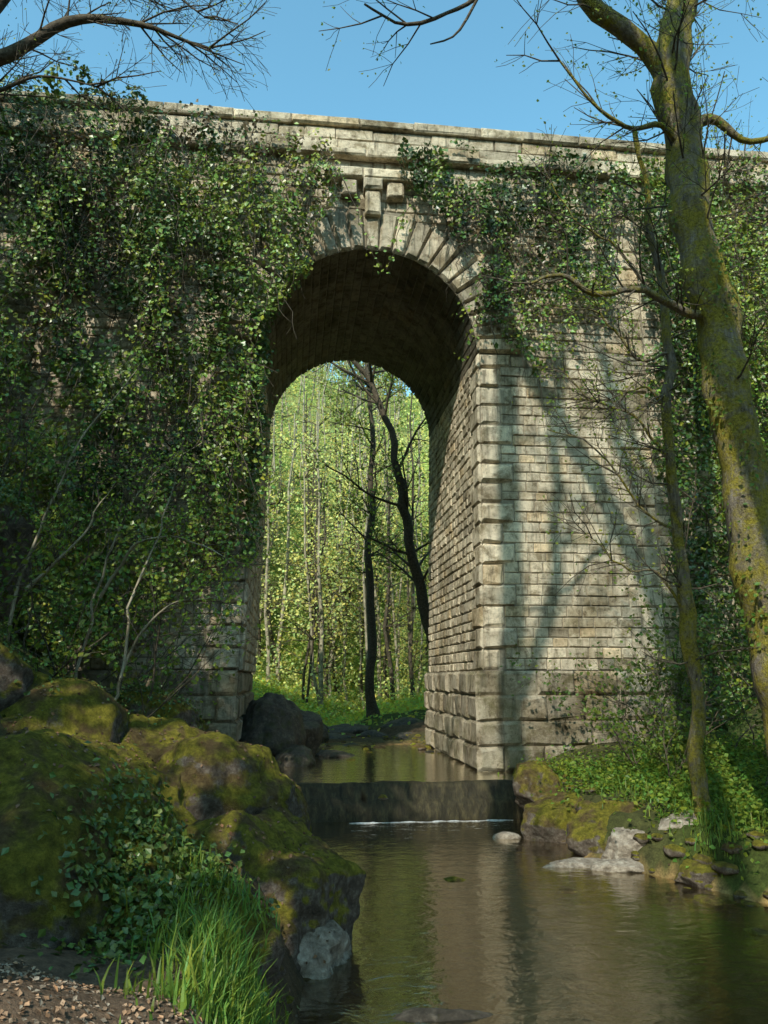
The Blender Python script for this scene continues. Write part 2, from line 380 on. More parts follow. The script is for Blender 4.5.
z=-.6
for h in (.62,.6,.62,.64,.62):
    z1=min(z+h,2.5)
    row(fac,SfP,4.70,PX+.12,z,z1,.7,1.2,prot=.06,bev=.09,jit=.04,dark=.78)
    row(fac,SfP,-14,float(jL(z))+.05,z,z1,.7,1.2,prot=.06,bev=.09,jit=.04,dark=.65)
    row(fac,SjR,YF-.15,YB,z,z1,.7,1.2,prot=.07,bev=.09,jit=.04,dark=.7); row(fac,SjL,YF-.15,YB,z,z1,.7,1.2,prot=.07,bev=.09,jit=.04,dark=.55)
    z=z1
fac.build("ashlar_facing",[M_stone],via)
vo=B(); NV=25
S=lambda u,v,w_:(CX+v*math.cos(u),YF-.04-w_,ZS+v*math.sin(u))
for k in range(NV):
    a0=math.pi*k/NV; a1=math.pi*(k+1)/NV
    g=.003
    us=[a1-g,a1-g-.018,a0+g+.018,a0+g]; ro=RO+random.uniform(-.07,.07); vv=[RI-.03,RI+.05,ro-.07,ro]
    pr=.11+random.uniform(-.03,.03); pts=[]
    for r_,v in enumerate(vv):
        for c_,u in enumerate(us):
            inner=r_ in(1,2) and c_ in(1,2); w_=pr+random.uniform(-.025,.025) if inner else -.03
            pts.append(S(u+(random.uniform(-.006,.006) if inner else 0),v+(random.uniform(-.02,.02) if inner else 0),w_))
    vo.add(pts,GF,stonecol(1.02))
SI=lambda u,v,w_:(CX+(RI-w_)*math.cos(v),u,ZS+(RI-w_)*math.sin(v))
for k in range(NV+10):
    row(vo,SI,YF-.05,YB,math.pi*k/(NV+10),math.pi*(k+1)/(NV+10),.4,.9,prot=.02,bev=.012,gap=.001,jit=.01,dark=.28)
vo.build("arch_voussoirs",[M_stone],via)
def boxm(bb,x0,x1,y0,y1,z0,z1,c,bev=.03):
    b=bev
    V=[(x0+b,y0,z0+b),(x1-b,y0,z0+b),(x1-b,y0,z1-b),(x0+b,y0,z1-b),(x0,y0+b,z0),(x1,y0+b,z0),(x1,y0+b,z1),(x0,y0+b,z1),(x0,y1,z0),(x1,y1,z0),(x1,y1,z1),(x0,y1,z1)]
    F=[(0,1,2,3),(4,5,1,0),(5,6,2,1),(6,7,3,2),(7,4,0,3),(8,9,5,4),(9,10,6,5),(10,11,7,6),(11,8,4,7),(9,8,11,10)]
    V=np.array(V)+np.random.default_rng(int(abs(x0*1000+z0*77))).uniform(-.014,.014,(12,3))
    bb.add(V,F,c)
kp=B()
boxm(kp,1.78,2.22,19.66,20.05,15.35,16.1,stonecol(),.06)
boxm(kp,1.72,2.28,19.56,20.05,16.11,16.45,stonecol(),.06)
boxm(kp,2.42,2.9,19.7,20.05,15.95,16.45,stonecol(.8),.06)
boxm(kp,1.1,1.55,19.7,20.05,15.95,16.45,stonecol(.8),.06)
boxm(kp,.6,1.7,19.6,20.05,16.46,16.78,stonecol(),.05); boxm(kp,1.71,3.2,19.6,20.05,16.46,16.78,stonecol(),.05)
kp.build("keystone_console",[M_stone],via)
cp=B()
def rowbox(x0,x1,lm,lx,y0,y1,z0,z1,bev=.03,dark=1):
    x=x0
    while x<x1:
        l=random.uniform(lm,lx); dz=random.uniform(-.015,.012); boxm(cp,x,x+l-.008,y0+random.uniform(-.012,.012),y1,z0,z1+dz,stonecol(dark),bev); x+=l
rowbox(-40,40,.8,1.5,19.72,20.06,17.25,17.48,.05)
rowbox(-40,40,.6,1.3,19.90,20.30,17.50,17.86)
rowbox(-40,40,.6,1.3,19.91,20.30,17.87,18.24)
rowbox(-40,40,1.2,2.2,19.78,20.50,18.26,18.56,.05,1.05)
rowbox(-40,40,1.2,2.2,27.5,28.2,18.26,18.56,.05,1.05)
cp.build("parapet",[M_stone],via)

# ---------- boulders ----------
rockverts=[];rockfaces=[];rn=0
def boulder(name,c,rad,seed,sub=5,mat=None,rough=.3,planes=9,rot=0):
    global rn
    bm=bmesh.new(); bmesh.ops.create_icosphere(bm,subdivisions=sub,radius=1)
    D=np.array([v.co[:] for v in bm.verts]); r=np.ones(len(D))
    rg=np.random.default_rng(seed)
    for k in range(planes):
        n=rg.normal(size=3); n/=np.linalg.norm(n); h=rg.uniform(.66,.92); d=D@n
        r=np.minimum(r,np.where(d>.05,h/np.maximum(d,.05),9))
    r=r*(1+rough*fbm(D*1.6+seed*3.1,seed,3))+ .18*fbm(D*4+seed,seed+9,5)+.07*fbm(D*16+seed,seed+9,3)
    V=D*r[:,None]*np.array(rad); ca,sa=math.cos(rot),math.sin(rot)
    V=V@np.array([[ca,sa,0],[-sa,ca,0],[0,0,1]])+np.array(c)
    for v,p in zip(bm.verts,V): v.co=p
    for f in bm.faces: f.smooth=True
    me=bpy.data.meshes.new(name); bm.to_mesh(me)
    rockverts.extend(map(tuple,V)); rockfaces.extend([tuple(v.index+rn for v in f.verts) for f in bm.faces]); rn+=len(V)
    bm.free(); me.materials.append(mat or M_rock); o=bpy.data.objects.new(name,me); col.objects.link(o); return o
boulder("mossy_boulder",(-.36,10.0,-.45),(1.25,1.4,1.3),3,6,rot=.3)
boulder("mossy_boulder",(-1.15,11.6,.0),(1.4,1.5,1.5),5,6,rot=.8)
boulder("mossy_boulder",(-2.1,12.2,.45),(1.5,1.6,1.5),6,rot=.5)
boulder("mossy_boulder",(-2.6,7.9,.0),(1.7,2.1,1.75),8,6,rot=.2)
boulder("mossy_boulder",(-1.25,7.7,-.1),(1.1,1.5,1.2),14,6,rot=.4)
boulder("mossy_boulder",(-2.6,10.2,.3),(1.6,1.5,1.45),16,6,rot=.9)
boulder("mossy_boulder",(-3.7,11.5,.9),(1.6,1.8,1.5),11,rot=.1)
boulder("mossy_boulder",(-5.1,13.0,4.2),(.9,1.0,1.2),12)
boulder("mossy_boulder",(-4.2,11.2,2.3),(.7,.9,.8),13)
boulder("mossy_boulder",(-2.6,14.5,1.2),(1.1,1.3,.9),15)
boulder("mossy_boulder",(-.7,23.6,.4),(1.1,1.5,1.5),21,5,M_wet,.4)
boulder("mossy_boulder",(-.3,26.0,.4),(1.3,1.5,1.3),24,5,M_wet,.4)
boulder("mossy_boulder",(.2,22.2,.0),(.6,.8,.5),25,5,M_wet,.4)
boulder("mossy_boulder",(.3,29.5,.3),(1.1,1.4,.7),22,5,M_wet)
boulder("mossy_boulder",(-1.3,18.6,-.1),(.9,.9,.8),23,5,M_wet)
rs=np.random.default_rng(5)
for k in range(30):
    y=rs.uniform(22,34); x=rs.uniform(float(xl(y)),float(xr(y))) if k%2 else float(xl(y))+abs(rs.normal(0,.9)); s=rs.uniform(.15,.6)
    if y<25 and x>2: continue
    boulder("stream_rock",(x,y,-.02),(s*1.3,s,s*.45),60+k,4,M_wet)
for k,(x,y,z_,a,b_,c_) in enumerate([(1.6,30.8,-.05,.9,.6,.3),(3.2,31.2,0,.8,.6,.35),(2.4,32.5,.1,1.2,.7,.4),(4.4,30.2,0,.7,.6,.3),(.6,32,.2,1,.8,.6),(4.6,32.5,.3,1,.8,.5)]):
    boulder("stream_rock",(x,y,z_),(a,b_,c_),30+k,4,M_wet)
boulder("mossy_boulder",(5.35,15.5,-.5),(.85,.65,.62),41,5)
boulder("mossy_boulder",(5.9,14.0,-.45),(.95,.75,.62),42,5)
boulder("mossy_boulder",(5.35,17.2,-.1),(.6,.55,.62),43,5)
boulder("pale_boulder",(6.7,12.9,-.35),(.7,.6,.45),40,5,M_pale)
boulder("pale_boulder",(5.8,13.3,-.5),(.6,.45,.4),39,5,M_pale)
boulder("flat_rock",(4.75,13.3,-.76),(.75,.3,.13),44,5,M_pale)
boulder("flat_rock",(5.5,13.0,-.74),(.6,.38,.16),45,5,M_pale)
boulder("flat_rock",(4.25,15.6,-.74),(.28,.2,.12),46,4,M_pale)
boulder("flat_rock",(6.3,12.0,-.62),(.45,.4,.22),47,5,M_rock)
boulder("flat_rock",(1.5,7.8,-.87),(.75,.3,.18),48,5,M_wet)
boulder("pale_boulder",(-.05,9.3,-.75),(.95,.6,.5),49,5,M_pale)
boulder("flat_rock",(2.6,12.6,-.80),(.3,.2,.1),50,4,M_rock)
pb=bmesh.new(); 
for k in range(900):
    y=random.uniform(7,31); 
    side=random.random()
    x=xr(y)+random.gauss(0,.45) if side<.5 else (xl(y)+random.gauss(0,.4) if side<.65 else random.uniform(float(xl(y)),float(xr(y))))
    z=float(height(np.array([x]),np.array([y]))[0]); s=abs(random.gauss(0,.08))+.03
    r=bmesh.ops.create_icosphere(pb,subdivisions=2,radius=s,matrix=Matrix.Translation((x,y,z+s*.15))@Matrix.Rotation(random.uniform(0,3),4,'Z')@Matrix.Diagonal((1,random.uniform(.6,1),random.uniform(.35,.6),1)))
    for v in r['verts']: v.co+=Vector([random.uniform(-1,1)*s*.12 for _ in range(3)])
for f in pb.faces: f.smooth=True
me=bpy.data.meshes.new("river_stones"); pb.to_mesh(me); me.materials.append(M_rock); o=bpy.data.objects.new("river_stones",me); col.objects.link(o)

nT=len(TV)
bvh=BVHTree.FromPolygons(list(map(tuple,TV))+rockverts,[tuple(f) for f in TF.tolist()]+[tuple(i+nT for i in f) for f in rockfaces])
def drop(x,y,top=12):
    r=bvh.ray_cast(Vector((x,y,top)),Vector((0,0,-1)))
    if r[0] is None: return None
    return r[0],r[1]
def scatter(cx,cy,rx,ry,n,dist='g'):
    out=[];nr=[]
    for k in range(n):
        if dist=='g': x=random.gauss(cx,rx);y=random.gauss(cy,ry)
        else: x=random.uniform(cx-rx,cx+rx);y=random.uniform(cy-ry,cy+ry)
        d=drop(x,y,60 if y>40 else 12)
        if d: out.append(d[0][:]);nr.append(d[1][:])
    return np.array(out),np.array(nr)

# ---------- ivy on wall ----------
def wall_ivy(x0,x1,z0,z1,dens,maskf,thick=.7,size=(.09,.17),base=(.115,.18,.028)):
    A=(x1-x0)*(z1-z0); n=int(A*dens)
    X=rng.uniform(x0,x1,n);Z=rng.uniform(z0,z1,n)
    k=maskf(X,Z); X=X[k];Z=Z[k]; n=len(X)
    c1=fbm(P3(X*.5,Z*.4),61,3)+.3; c2=fbm(P3(X*1.5,Z*1.5),62,3)+.3
    surfw=.05+thick*(c1*1.0+c2*.9)
    dep=surfw*(1-np.abs(rng.normal(0,.25,n)))+np.where(rng.random(n)<.06,rng.exponential(.2,n),0)
    Y=YF-.08-np.clip(dep,0,3)
    gx=(fbm(P3((X+.2)*1.5,Z*1.5),62,3)-fbm(P3((X-.2)*1.5,Z*1.5),62,3)); gz=(fbm(P3(X*1.5,(Z+.2)*1.5),62,3)-fbm(P3(X*1.5,(Z-.2)*1.5),62,3))
    nrm=np.stack([-gx*3.5,-np.ones(n)*.7,-gz*3.5+.45],1)+rng.normal(0,.4,(n,3))
    cl=lcol(base,n,.45,.3); f=fbm(P3(X*.45,Z*.4),63,3)
    cl=cl*(1+np.clip(f*3.2,-.6,.8))[:,None]; cl[:,0]*=1+np.clip(f*1.4,-.2,.35)
    br=(fbm(P3(X*.6,Z*.35),64,3)>.14)&(rng.random(n)<.5); cl[br]=np.array([.14,.105,.055])*rng.uniform(.5,1.4,(br.sum(),1))
    b=B(); b.leaves(np.stack([X,Y,Z],1),nrm,rng.uniform(size[0],size[1],n),cl,0,.42)
    return b
def nz(X,Z,s=71): return fbm(P3(X*.9,Z*.9),s,5)*2.6
def mL(X,Z):
    n=nz(X,Z); bd=np.interp(Z,[0,4.3,5.2,10,11.5,13,14.5,15.5,16.5,17.6],[-3.2,-3.0,-1.3,-.95,-.75,-.5,.5,.9,1.1,1.0])
    hi=np.interp(X,[-20,-7,-5,-3,0,2],[18.7,18.6,18.1,17.8,17.3,17.1])+n*.8
    thin=(fbm(P3(X*1.8,Z*1.6),75,4)>np.interp(X,[-6,-1,.2,1.8],[-.14,-.12,-.03,.05]))
    big=(fbm(P3(X*.8,Z*.45),79,4)>-.14)|(rng.random(len(X))<.2)
    return (X+n*.8<bd)&(Z<hi)&thin&big
def mR(X,Z):
    n=nz(X,Z,72); bd=np.interp(Z,[10.5,11.5,12.8,14,15.2,16,17,17.8],[5.9,5.3,5.1,4.8,3.9,3.2,2.9,2.7])
    lo=np.interp(X,[3,5.2,6,7,8,8.9,9.0,9.8,9.95,30],[10,11.0,10.6,11.8,12.2,12.0,15.5,15.5,-1,-1])+n*1.6
    thin=(fbm(P3(X*1.8,Z*1.6),76,4)>np.interp(Z,[10,13,17,18],[.03,-.12,-.12,.02]))|((X>10.2)&(rng.random(len(X))<.9))
    return (X-n*.5>bd)&(Z>lo)&(Z<17.6+n*.6)&thin
ib=wall_ivy(-17,2.2,-.5,18.8,290,mL,1.5)
def stems(ib,x0,x1,z0,z1,mf,n_,L0,L1,out_=.4):
    for k in range(n_):
        x=random.uniform(x0,x1);z=random.uniform(z0,z1); pts=[];L_=random.uniform(L0,L1)
        if not mf(np.array([x]),np.array([z]))[0]: continue
        y=YF-.3-random.random()*out_; sx=random.gauss(0,.25)
        for t in range(8): pts.append((x+random.gauss(0,.06)+sx*t/7*L_,y-.06*t*random.random(),z-L_*t/7))
        ib.tube(pts,np.linspace(.018,.006,8),(.1,.08,.05),1,3)
        if k%2==0:
            P_=np.repeat(np.array(pts),6,0)+rng.normal(0,.1,(48,3)); ib.leaves(P_,rng.normal(0,.5,(48,3))+np.array([0,-.8,.4]),rng.uniform(.07,.15,48),lcol((.17,.25,.035),48,.4,.3),0,.42)
stems(ib,-9,1,5,17.5,mL,520,.8,3.4,1.2)
ib_tw=[(random.uniform(-8.5,-.5),random.uniform(6,17)) for _ in range(100)]
rb=wall_ivy(2.4,18,-.5,18.6,250,mR,.75); stems(rb,3,14,9,17.5,mR,260,.8,3.2,.5); rb.build("ivy",[M_ivy,M_twig])
n=4500; Z=rng.uniform(5.2,13.5,n); edge=np.where(Z<ZS,jL(Z),CX-np.sqrt(np.maximum(0,RI**2-(Z-ZS)**2)))
X=edge+np.abs(rng.normal(0,.14,n))*(1+2*(fbm(P3(Z*1.2,0),77,3)))-.15; Y=YF+rng.uniform(-.35,.9,n)
eb=B(); eb.leaves(np.stack([X,Y,Z],1),np.stack([np.ones(n)*.6,-np.ones(n)*.6,np.ones(n)*.3],1)+rng.normal(0,.5,(n,3)),rng.uniform(.09,.16,n),lcol((.07,.12,.02),n,.4,.3)); eb.build("ivy",[M_ivy])

# ---------- trees ----------
def rotdir(d,ang):
    d=d/(np.linalg.norm(d)+1e-9); r=rng.normal(size=3); p=r-d*r.dot(d); p/=np.linalg.norm(p)+1e-9
    return d*math.cos(ang)+p*math.sin(ang)
def grow(b,p,d,L_,r,lev,mx,leafpts,mat=0,up=.12,wob=.18,nch=4,bark=(.2,.2,.2),lenr=.6,tip=.35,spread=(.5,1.0),step=.45):
    n=max(3,int(L_/step)+1); p=np.array(p,float); d=np.array(d,float); d/=np.linalg.norm(d); pts=[p.copy()]
    for k in range(n):
        d=d+rng.normal(0,wob,3)*.6+np.array([0,0,up*.35]); d/=np.linalg.norm(d); p=p+d*L_/n; pts.append(p.copy())
    rad=np.linspace(r,max(r*tip,.004),n+1)
    b.tube(pts,rad,bark,mat,(8,6,4,3,3)[min(lev,4)])
    if lev>=mx:
        leafpts.extend(pts[1:]); return
    for k in range(nch if lev>0 else nch+2):
        t=rng.uniform(.3,1.0) if lev>0 else rng.uniform(.4,1.0); ix=min(int(t*n),n); 
        dd=pts[ix]-pts[max(ix-1,0)]
        grow(b,pts[ix],rotdir(dd,rng.uniform(*spread)),L_*lenr*rng.uniform(.7,1.15),rad[ix]*.6,lev+1,mx,leafpts,mat,up,wob,nch,bark,lenr,tip,spread,step)
_lp=[]
for (x,z) in ib_tw:
    grow(ib,(x,YF-.5,z),(rng.normal(0,.6),-.8,rng.normal(.1,.6)),rng.uniform(.8,1.7),.02,1,3,_lp,1,.0,.25,3)
c=np.array(_lp[::4]); ib.leaves(c+rng.normal(0,.08,c.shape),rng.normal(0,1,c.shape)+np.array([0,-.4,.6]),rng.uniform(.06,.12,len(c)),lcol((.17,.24,.035),len(c),.3,.3),0,.42)
ib.build("ivy",[M_ivy,M_twig])
def putleaves(b,pts,per,spread,size,base,mat=1,var=.3):
    pts=np.array(pts)
    if len(pts)==0: return
    c=np.repeat(pts,per,0); n=len(c); c=c+rng.normal(0,spread,(n,3))
    b.leaves(c,rng.normal(0,1,(n,3))+np.array([0,-.2,.7]),rng.uniform(size*.6,size*1.3,n),lcol(base,n,var,.25),mat)
def smoothpath(P,n):
    P=np.array(P,float); tt=np.linspace(0,len(P)-1,n); out=[]
    for x in tt:
        i=min(int(x),len(P)-2); f=x-i; p0=P[max(i-1,0)];p1=P[i];p2=P[i+1];p3=P[min(i+2,len(P)-1)]
        out.append(.5*((2*p1)+(-p0+p2)*f+(2*p0-5*p1+4*p2-p3)*f*f+(-p0+3*p1-3*p2+p3)*f**3))
    return np.array(out)
FRESH=(.2,.26,.04)
t=B(); lp=[]
tr_=smoothpath([(7.5,11,-.5),(7.35,11,1.5),(7.15,11,3.5),(6.98,11,5.84),(6.85,11,7.6),(6.63,11,9.33),(6.5,11,11.2),(6.45,11,12.8),(6.75,11,14.4),(7.1,11,17),(7.2,11,20)],60)
tr_+=fbm(tr_*.9,81,3)[:,None]*np.array([.4,.2,0])
t.tube(tr_,np.interp(np.arange(60),[0,4,30,48,59],[.5,.37,.33,.27,.15]),(.2,.2,.2),0,24,.5)
l1=smoothpath([(6.5,11,12.2),(6.1,10.9,12.9),(5.5,10.8,13.4),(4.8,10.8,14.0),(4.2,10.6,15.5),(3.6,10.5,17.5)],18); t.tube(l1,np.linspace(.22,.1,18),(.2,)*3,0,10,.4)
l2=smoothpath([(6.75,11,8.2),(6.2,10.9,8.1),(5.4,10.7,8.35),(4.6,10.6,8.2),(4.0,10.5,8.45),(3.5,10.5,8.3)],22); l2+=fbm(l2*2.5,84,3)[:,None]*np.array([0,.1,.3]); t.tube(l2,np.linspace(.085,.02,22),(.2,)*3,0,7,.4)
l3=smoothpath([(6.5,11,11.2),(6.0,10.8,11.5),(5.4,10.7,11.3),(4.7,10.5,11.6),(4.1,10.3,12.1)],18); l3+=fbm(l3*2.5,85,3)[:,None]*np.array([0,.1,.3]); t.tube(l3,np.linspace(.07,.015,18),(.2,)*3,0,6,.4)
l4=smoothpath([(6.55,11,11.6),(7.1,11,11.9),(7.7,11,11.5),(8.6,11,11.8)],14); t.tube(l4,np.linspace(.1,.04,14),(.2,)*3,0,6,.3)
l5=smoothpath([(4.2,10.6,15.5),(3.4,10.8,14.4),(2.9,10.8,13.75),(2.3,10.8,13.3),(1.54,10.8,13.05),(.94,10.8,13.35)],18); l5+=fbm(l5*2.5,86,3)[:,None]*np.array([0,.1,.3]); t.tube(l5,np.linspace(.07,.02,18),(.2,)*3,2,6,.4)
l6=smoothpath([(2.9,10.8,13.75),(2.5,10.8,12.95),(2.05,10.8,12.7)],8); t.tube(l6,np.linspace(.03,.012,8),(.2,)*3,2,5,.3)
for src,k0,m in ((l1,4,5),(l2,3,14),(l3,3,12),(l4,4,6),(l5,8,5)):
    for q in range(m):
        i_=rng.integers(k0,len(src)); grow(t,src[i_],rotdir(src[min(i_,len(src)-1)]-src[i_-1],rng.uniform(.5,1.1)),rng.uniform(.6,1.5),.016,1,2,lp,2,.1,.25,4)
for q in range(32):
    i_=rng.integers(18,58); grow(t,tr_[i_],rng.normal(size=3)*np.array([1,.8,.4])+np.array([.1,-.1,.3]),rng.uniform(.9,2.2),.022,1,3,lp,2,.1,.25,4)
putleaves(t,lp,1,.08,.06,FRESH,1)
i_=rng.integers(10,36,3600); c=tr_[i_]+rng.normal(0,.12,(3600,3))*np.array([0,0,1]); a=rng.uniform(0,2*np.pi,3600); keep=fbm(P3(c[:,2]*.9,a*.9),82,4)>.03
c=c[keep]+np.stack([np.cos(a),np.sin(a),0*a],1)[keep]*.38+rng.normal(0,.08,(keep.sum(),3)); t.leaves(c,np.stack([np.cos(a),np.sin(a),0*a+.4],1)[keep]+rng.normal(0,.4,(len(c),3)),rng.uniform(.05,.1,len(c)),lcol((.12,.18,.025),len(c),.4,.3),1)
t.build("mossy_tree",[M_bark,M_leaf,M_twig])
t=B();lp=[]
tr2=smoothpath([(6.9,12.9,.0),(6.85,12.9,1.0),(6.95,12.9,3),(6.8,12.9,5.5),(6.9,12.9,8.6),(6.8,12.9,11),(6.6,12.8,13)],34); tr2+=fbm(tr2*1.1,83,3)[:,None]*np.array([.4,.1,0])
t.tube(tr2,np.interp(np.arange(34),[0,2,33],[.24,.15,.05]),(.2,)*3,0,12,.45)
for P_,r0 in (([(6.85,12.9,6.2),(6.2,12.8,6.9),(5.5,12.7,7.1),(4.6,12.5,7.8)],.04),([(6.85,12.9,4.8),(6.2,12.8,5.2),(5.4,12.7,6.3),(4.4,12.6,6.7)],.035),([(6.9,12.9,8.3),(6.2,12.8,8.2),(5.6,12.7,8.9),(5.0,12.6,9.1)],.035),([(6.85,12.9,3.6),(6.3,12.8,4.1),(5.7,12.7,4.2),(5.0,12.6,4.8)],.03),([(6.85,12.9,7.2),(6.4,12.8,7.6),(5.9,12.7,7.4),(5.0,12.6,6.9)],.03),([(6.85,12.9,9.5),(6.0,12.8,10.4),(5.2,12.7,10.9),(4.6,12.6,11.8)],.03)):
    pth=smoothpath(P_,14); pth+=fbm(pth*2,87,3)[:,None]*np.array([.1,.1,.5]); t.tube(pth,np.linspace(r0,.008,14),(.2,)*3,0,5,.3)
    for q in range(13):
        i_=rng.integers(3,14); grow(t,pth[i_],rotdir(pth[i_]-pth[i_-1],rng.uniform(.4,1)),rng.uniform(.4,1.3),.012,2,3,lp,2,.02,.25,4)
for q in range(26):
    i_=rng.integers(8,33); grow(t,tr2[i_],rng.normal(size=3)*np.array([1,.7,.4])+np.array([-.5,-.1,.2]),rng.uniform(.8,2.2),.018,1,3,lp,2,.02,.25,4)
putleaves(t,lp,1,.08,.065,FRESH,1); t.build("mossy_tree",[M_bark,M_leaf,M_twig])
t=B();lp=[]
a_=smoothpath([(6.5,33,.8),(5.9,33,4),(5.1,33,8),(4.6,33,11),(3.5,33,14.6),(2.3,33,17)],30); a_+=fbm(a_*.6,88,3)[:,None]*np.array([1,.3,0]); t.tube(a_,np.linspace(.3,.1,30),(.2,)*3,0,9,.3)
for q in range(24):
    i_=rng.integers(9,30); grow(t,a_[i_],rng.normal(size=3)*np.array([1,.7,.3])+np.array([-.2,0,.8]),rng.uniform(2,4.2),.07,1,3,lp,0,.1,.15,4)
putleaves(t,lp,2,.15,.16,FRESH,1); t.build("leaning_tree",[M_twig,M_leaf])
t=B();lp=[]
a_=smoothpath([(3.65,36,.5),(3.62,36,4),(3.5,36,9),(3.55,36,14),(3.3,36,21)],30); a_+=fbm(a_*.5,89,3)[:,None]*np.array([.6,.3,0]); t.tube(a_,np.interp(np.arange(30),[0,2,29],[.35,.24,.08]),(.2,)*3,0,9,.2)
for q in range(20):
    i_=rng.integers(12,30); grow(t,a_[i_],rng.normal(size=3)*np.array([1,.7,.3])+np.array([0,0,.4]),rng.uniform(1.5,3.2),.05,1,3,lp,0,.1,.15,4)
putleaves(t,lp,2,.15,.16,FRESH,1); t.build("woodland_tree",[M_twig,M_leaf])
for paths in ([[(-3.6,13.6,2.2),(-3.2,13.5,4.2),(-2.6,13.3,5.6),(-1.7,13.2,6.3)],[(-3.3,13.5,3.6),(-2.6,13.3,4.6),(-1.8,13.2,4.6),(-1.0,13.1,4.2)]],
              [[(-2.9,13.0,1.8),(-2.5,12.9,2.9),(-1.9,12.8,3.5),(-1.1,12.7,3.6)],[(-2.7,12.9,2.3),(-2.6,12.9,3.6),(-2.2,12.9,4.8),(-2.0,12.9,5.8)]],
              [[(-4.3,12.4,2.6),(-4.0,12.3,4.4),(-3.4,12.2,6.0),(-2.6,12.1,7.2)],[(-4.1,12.3,3.6),(-3.4,12.2,4.3),(-2.8,12.1,5.3)]]):
    t=B();lp=[]
    for P_ in paths:
        pth=smoothpath(P_,18); pth+=fbm(pth*2,int(abs(P_[0][0]*10)),3)[:,None]*np.array([.3,.2,.3]); t.tube(pth,np.linspace(.03,.007,18),(.2,)*3,2,5,.3)
        for q in range(12):
            i_=rng.integers(5,18); grow(t,pth[i_],rotdir(pth[i_]-pth[i_-1],rng.uniform(.4,1)),rng.uniform(.4,1.1),.01,2,3,lp,0,.02,.22,4)
    putleaves(t,lp,2,.06,.07,(.22,.32,.045),1); t.build("sapling",[M_twig,M_leaf,M_palebark])

# distant forest
fo=B(); allp=[]
for k in range(220):
    y=rng.uniform(48,105) if k%2 else rng.uniform(43,60); x=rng.uniform(-.35*y,.55*y) if k%3==0 else rng.uniform(-.1*y,.24*y)
    z=float(height(np.array([x]),np.array([y]))[0]); H=rng.uniform(11,20); 
    lean=rng.normal(0,.06,2); pts=[(x+lean[0]*H*s+rng.normal(0,.12),y+lean[1]*H*s,z-.3+H*s) for s in np.linspace(0,1,8)]
    fo.tube(pts,np.linspace(rng.uniform(.08,.19),.04,8),(.2,)*3,2 if k%4 else 0,5)
    for q in range(15):
        s=rng.uniform(.25,1); i_=min(int(s*7),6); p0=np.array(pts[i_])
        dd=np.array([rng.normal(),rng.normal(),rng.uniform(.1,.8)]); dd/=np.linalg.norm(dd); L_=rng.uniform(1.2,3.6)*(1.2-s*.6)
        pp=[p0,p0+dd*L_*.5,p0+dd*L_+np.array([0,0,-.1])]; fo.tube(pp,[.04,.025,.01],(.2,)*3,0,3)
        for u in (.5,.75,1.0): allp.append(p0+dd*L_*u)
for k in range(4000):
    y=rng.uniform(42,112); x=rng.uniform(-.3*y,.5*y) if k%4==0 else rng.uniform(-.1*y,.25*y); z=float(height(np.array([x]),np.array([y]))[0])
    allp.append(np.array([x,y,z+rng.exponential(.9)]))
allp=np.array(allp); c=np.repeat(allp,8,0); n=len(c); c=c+rng.normal(0,.6,(n,3))*np.array([1,1,.5])
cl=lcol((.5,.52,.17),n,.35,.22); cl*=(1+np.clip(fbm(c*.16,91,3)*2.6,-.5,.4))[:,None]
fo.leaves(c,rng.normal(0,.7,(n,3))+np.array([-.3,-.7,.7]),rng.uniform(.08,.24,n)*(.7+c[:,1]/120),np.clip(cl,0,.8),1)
fo.build("distant_trees",[M_twig,M_leaf,M_palebark])
for (x,y,H) in ((15.5,29.5,25),(19,31,25),(13,31,23),(-9,31,20)):
    t=B();lp=[]; z=float(height(np.array([x]),np.array([y]))[0])
    grow(t,(x,y,z-.3),(0,0,1),H*.62,.28,0,3,lp,0,.25,.1,5,lenr=.45); putleaves(t,lp,1,.2,.12,FRESH,1); t.build("woodland_tree",[M_twig,M_leaf])

def shade_tree(x,y,H,cr,m_,nl,leaf=(.06,.09,.02),zc=.62,ls=.38,cs=.42):
    t=B();lp=[]; z=float(height(np.array([x]),np.array([y]))[0])
    grow(t,(x,y,z-.4),(0.02,0.02,1),H*.8,.34,0,2,lp,0,.25,.08,5,lenr=.42)
    a=rng.normal(size=(m_,3)); a/=np.linalg.norm(a,axis=1)[:,None]; rr=rng.uniform(.2,1,m_)**.5
    cc=np.array([x,y,z+H*zc])+a*rr[:,None]*np.array([cr,cr,cr*1.15])
    pts=np.repeat(cc,nl,0)+rng.normal(0,cs,(m_*nl,3))
    t.leaves(pts,rng.normal(size=(len(pts),3))+np.array([0,0,.6]),rng.uniform(ls*.6,ls*1.3,len(pts)),lcol(leaf,len(pts)),1)
    t.build("riverside_tree",[M_bark,M_leaf])
shade_tree(-11.5,8.5,21,4.4,54,44)
shade_tree(-10.3,6.2,14,3.8,56,44)
shade_tree(-16,11,22,5,60,40)
shade_tree(-9,2.5,20,3.6,18,70,cs=.36)
shade_tree(-7.5,-5,17,3.6,11,80,cs=.32)
shade_tree(-5.9,-1.2,15,2.4,4,80,cs=.3)
shade_tree(-13,-1,24,4.5,26,60,cs=.38)
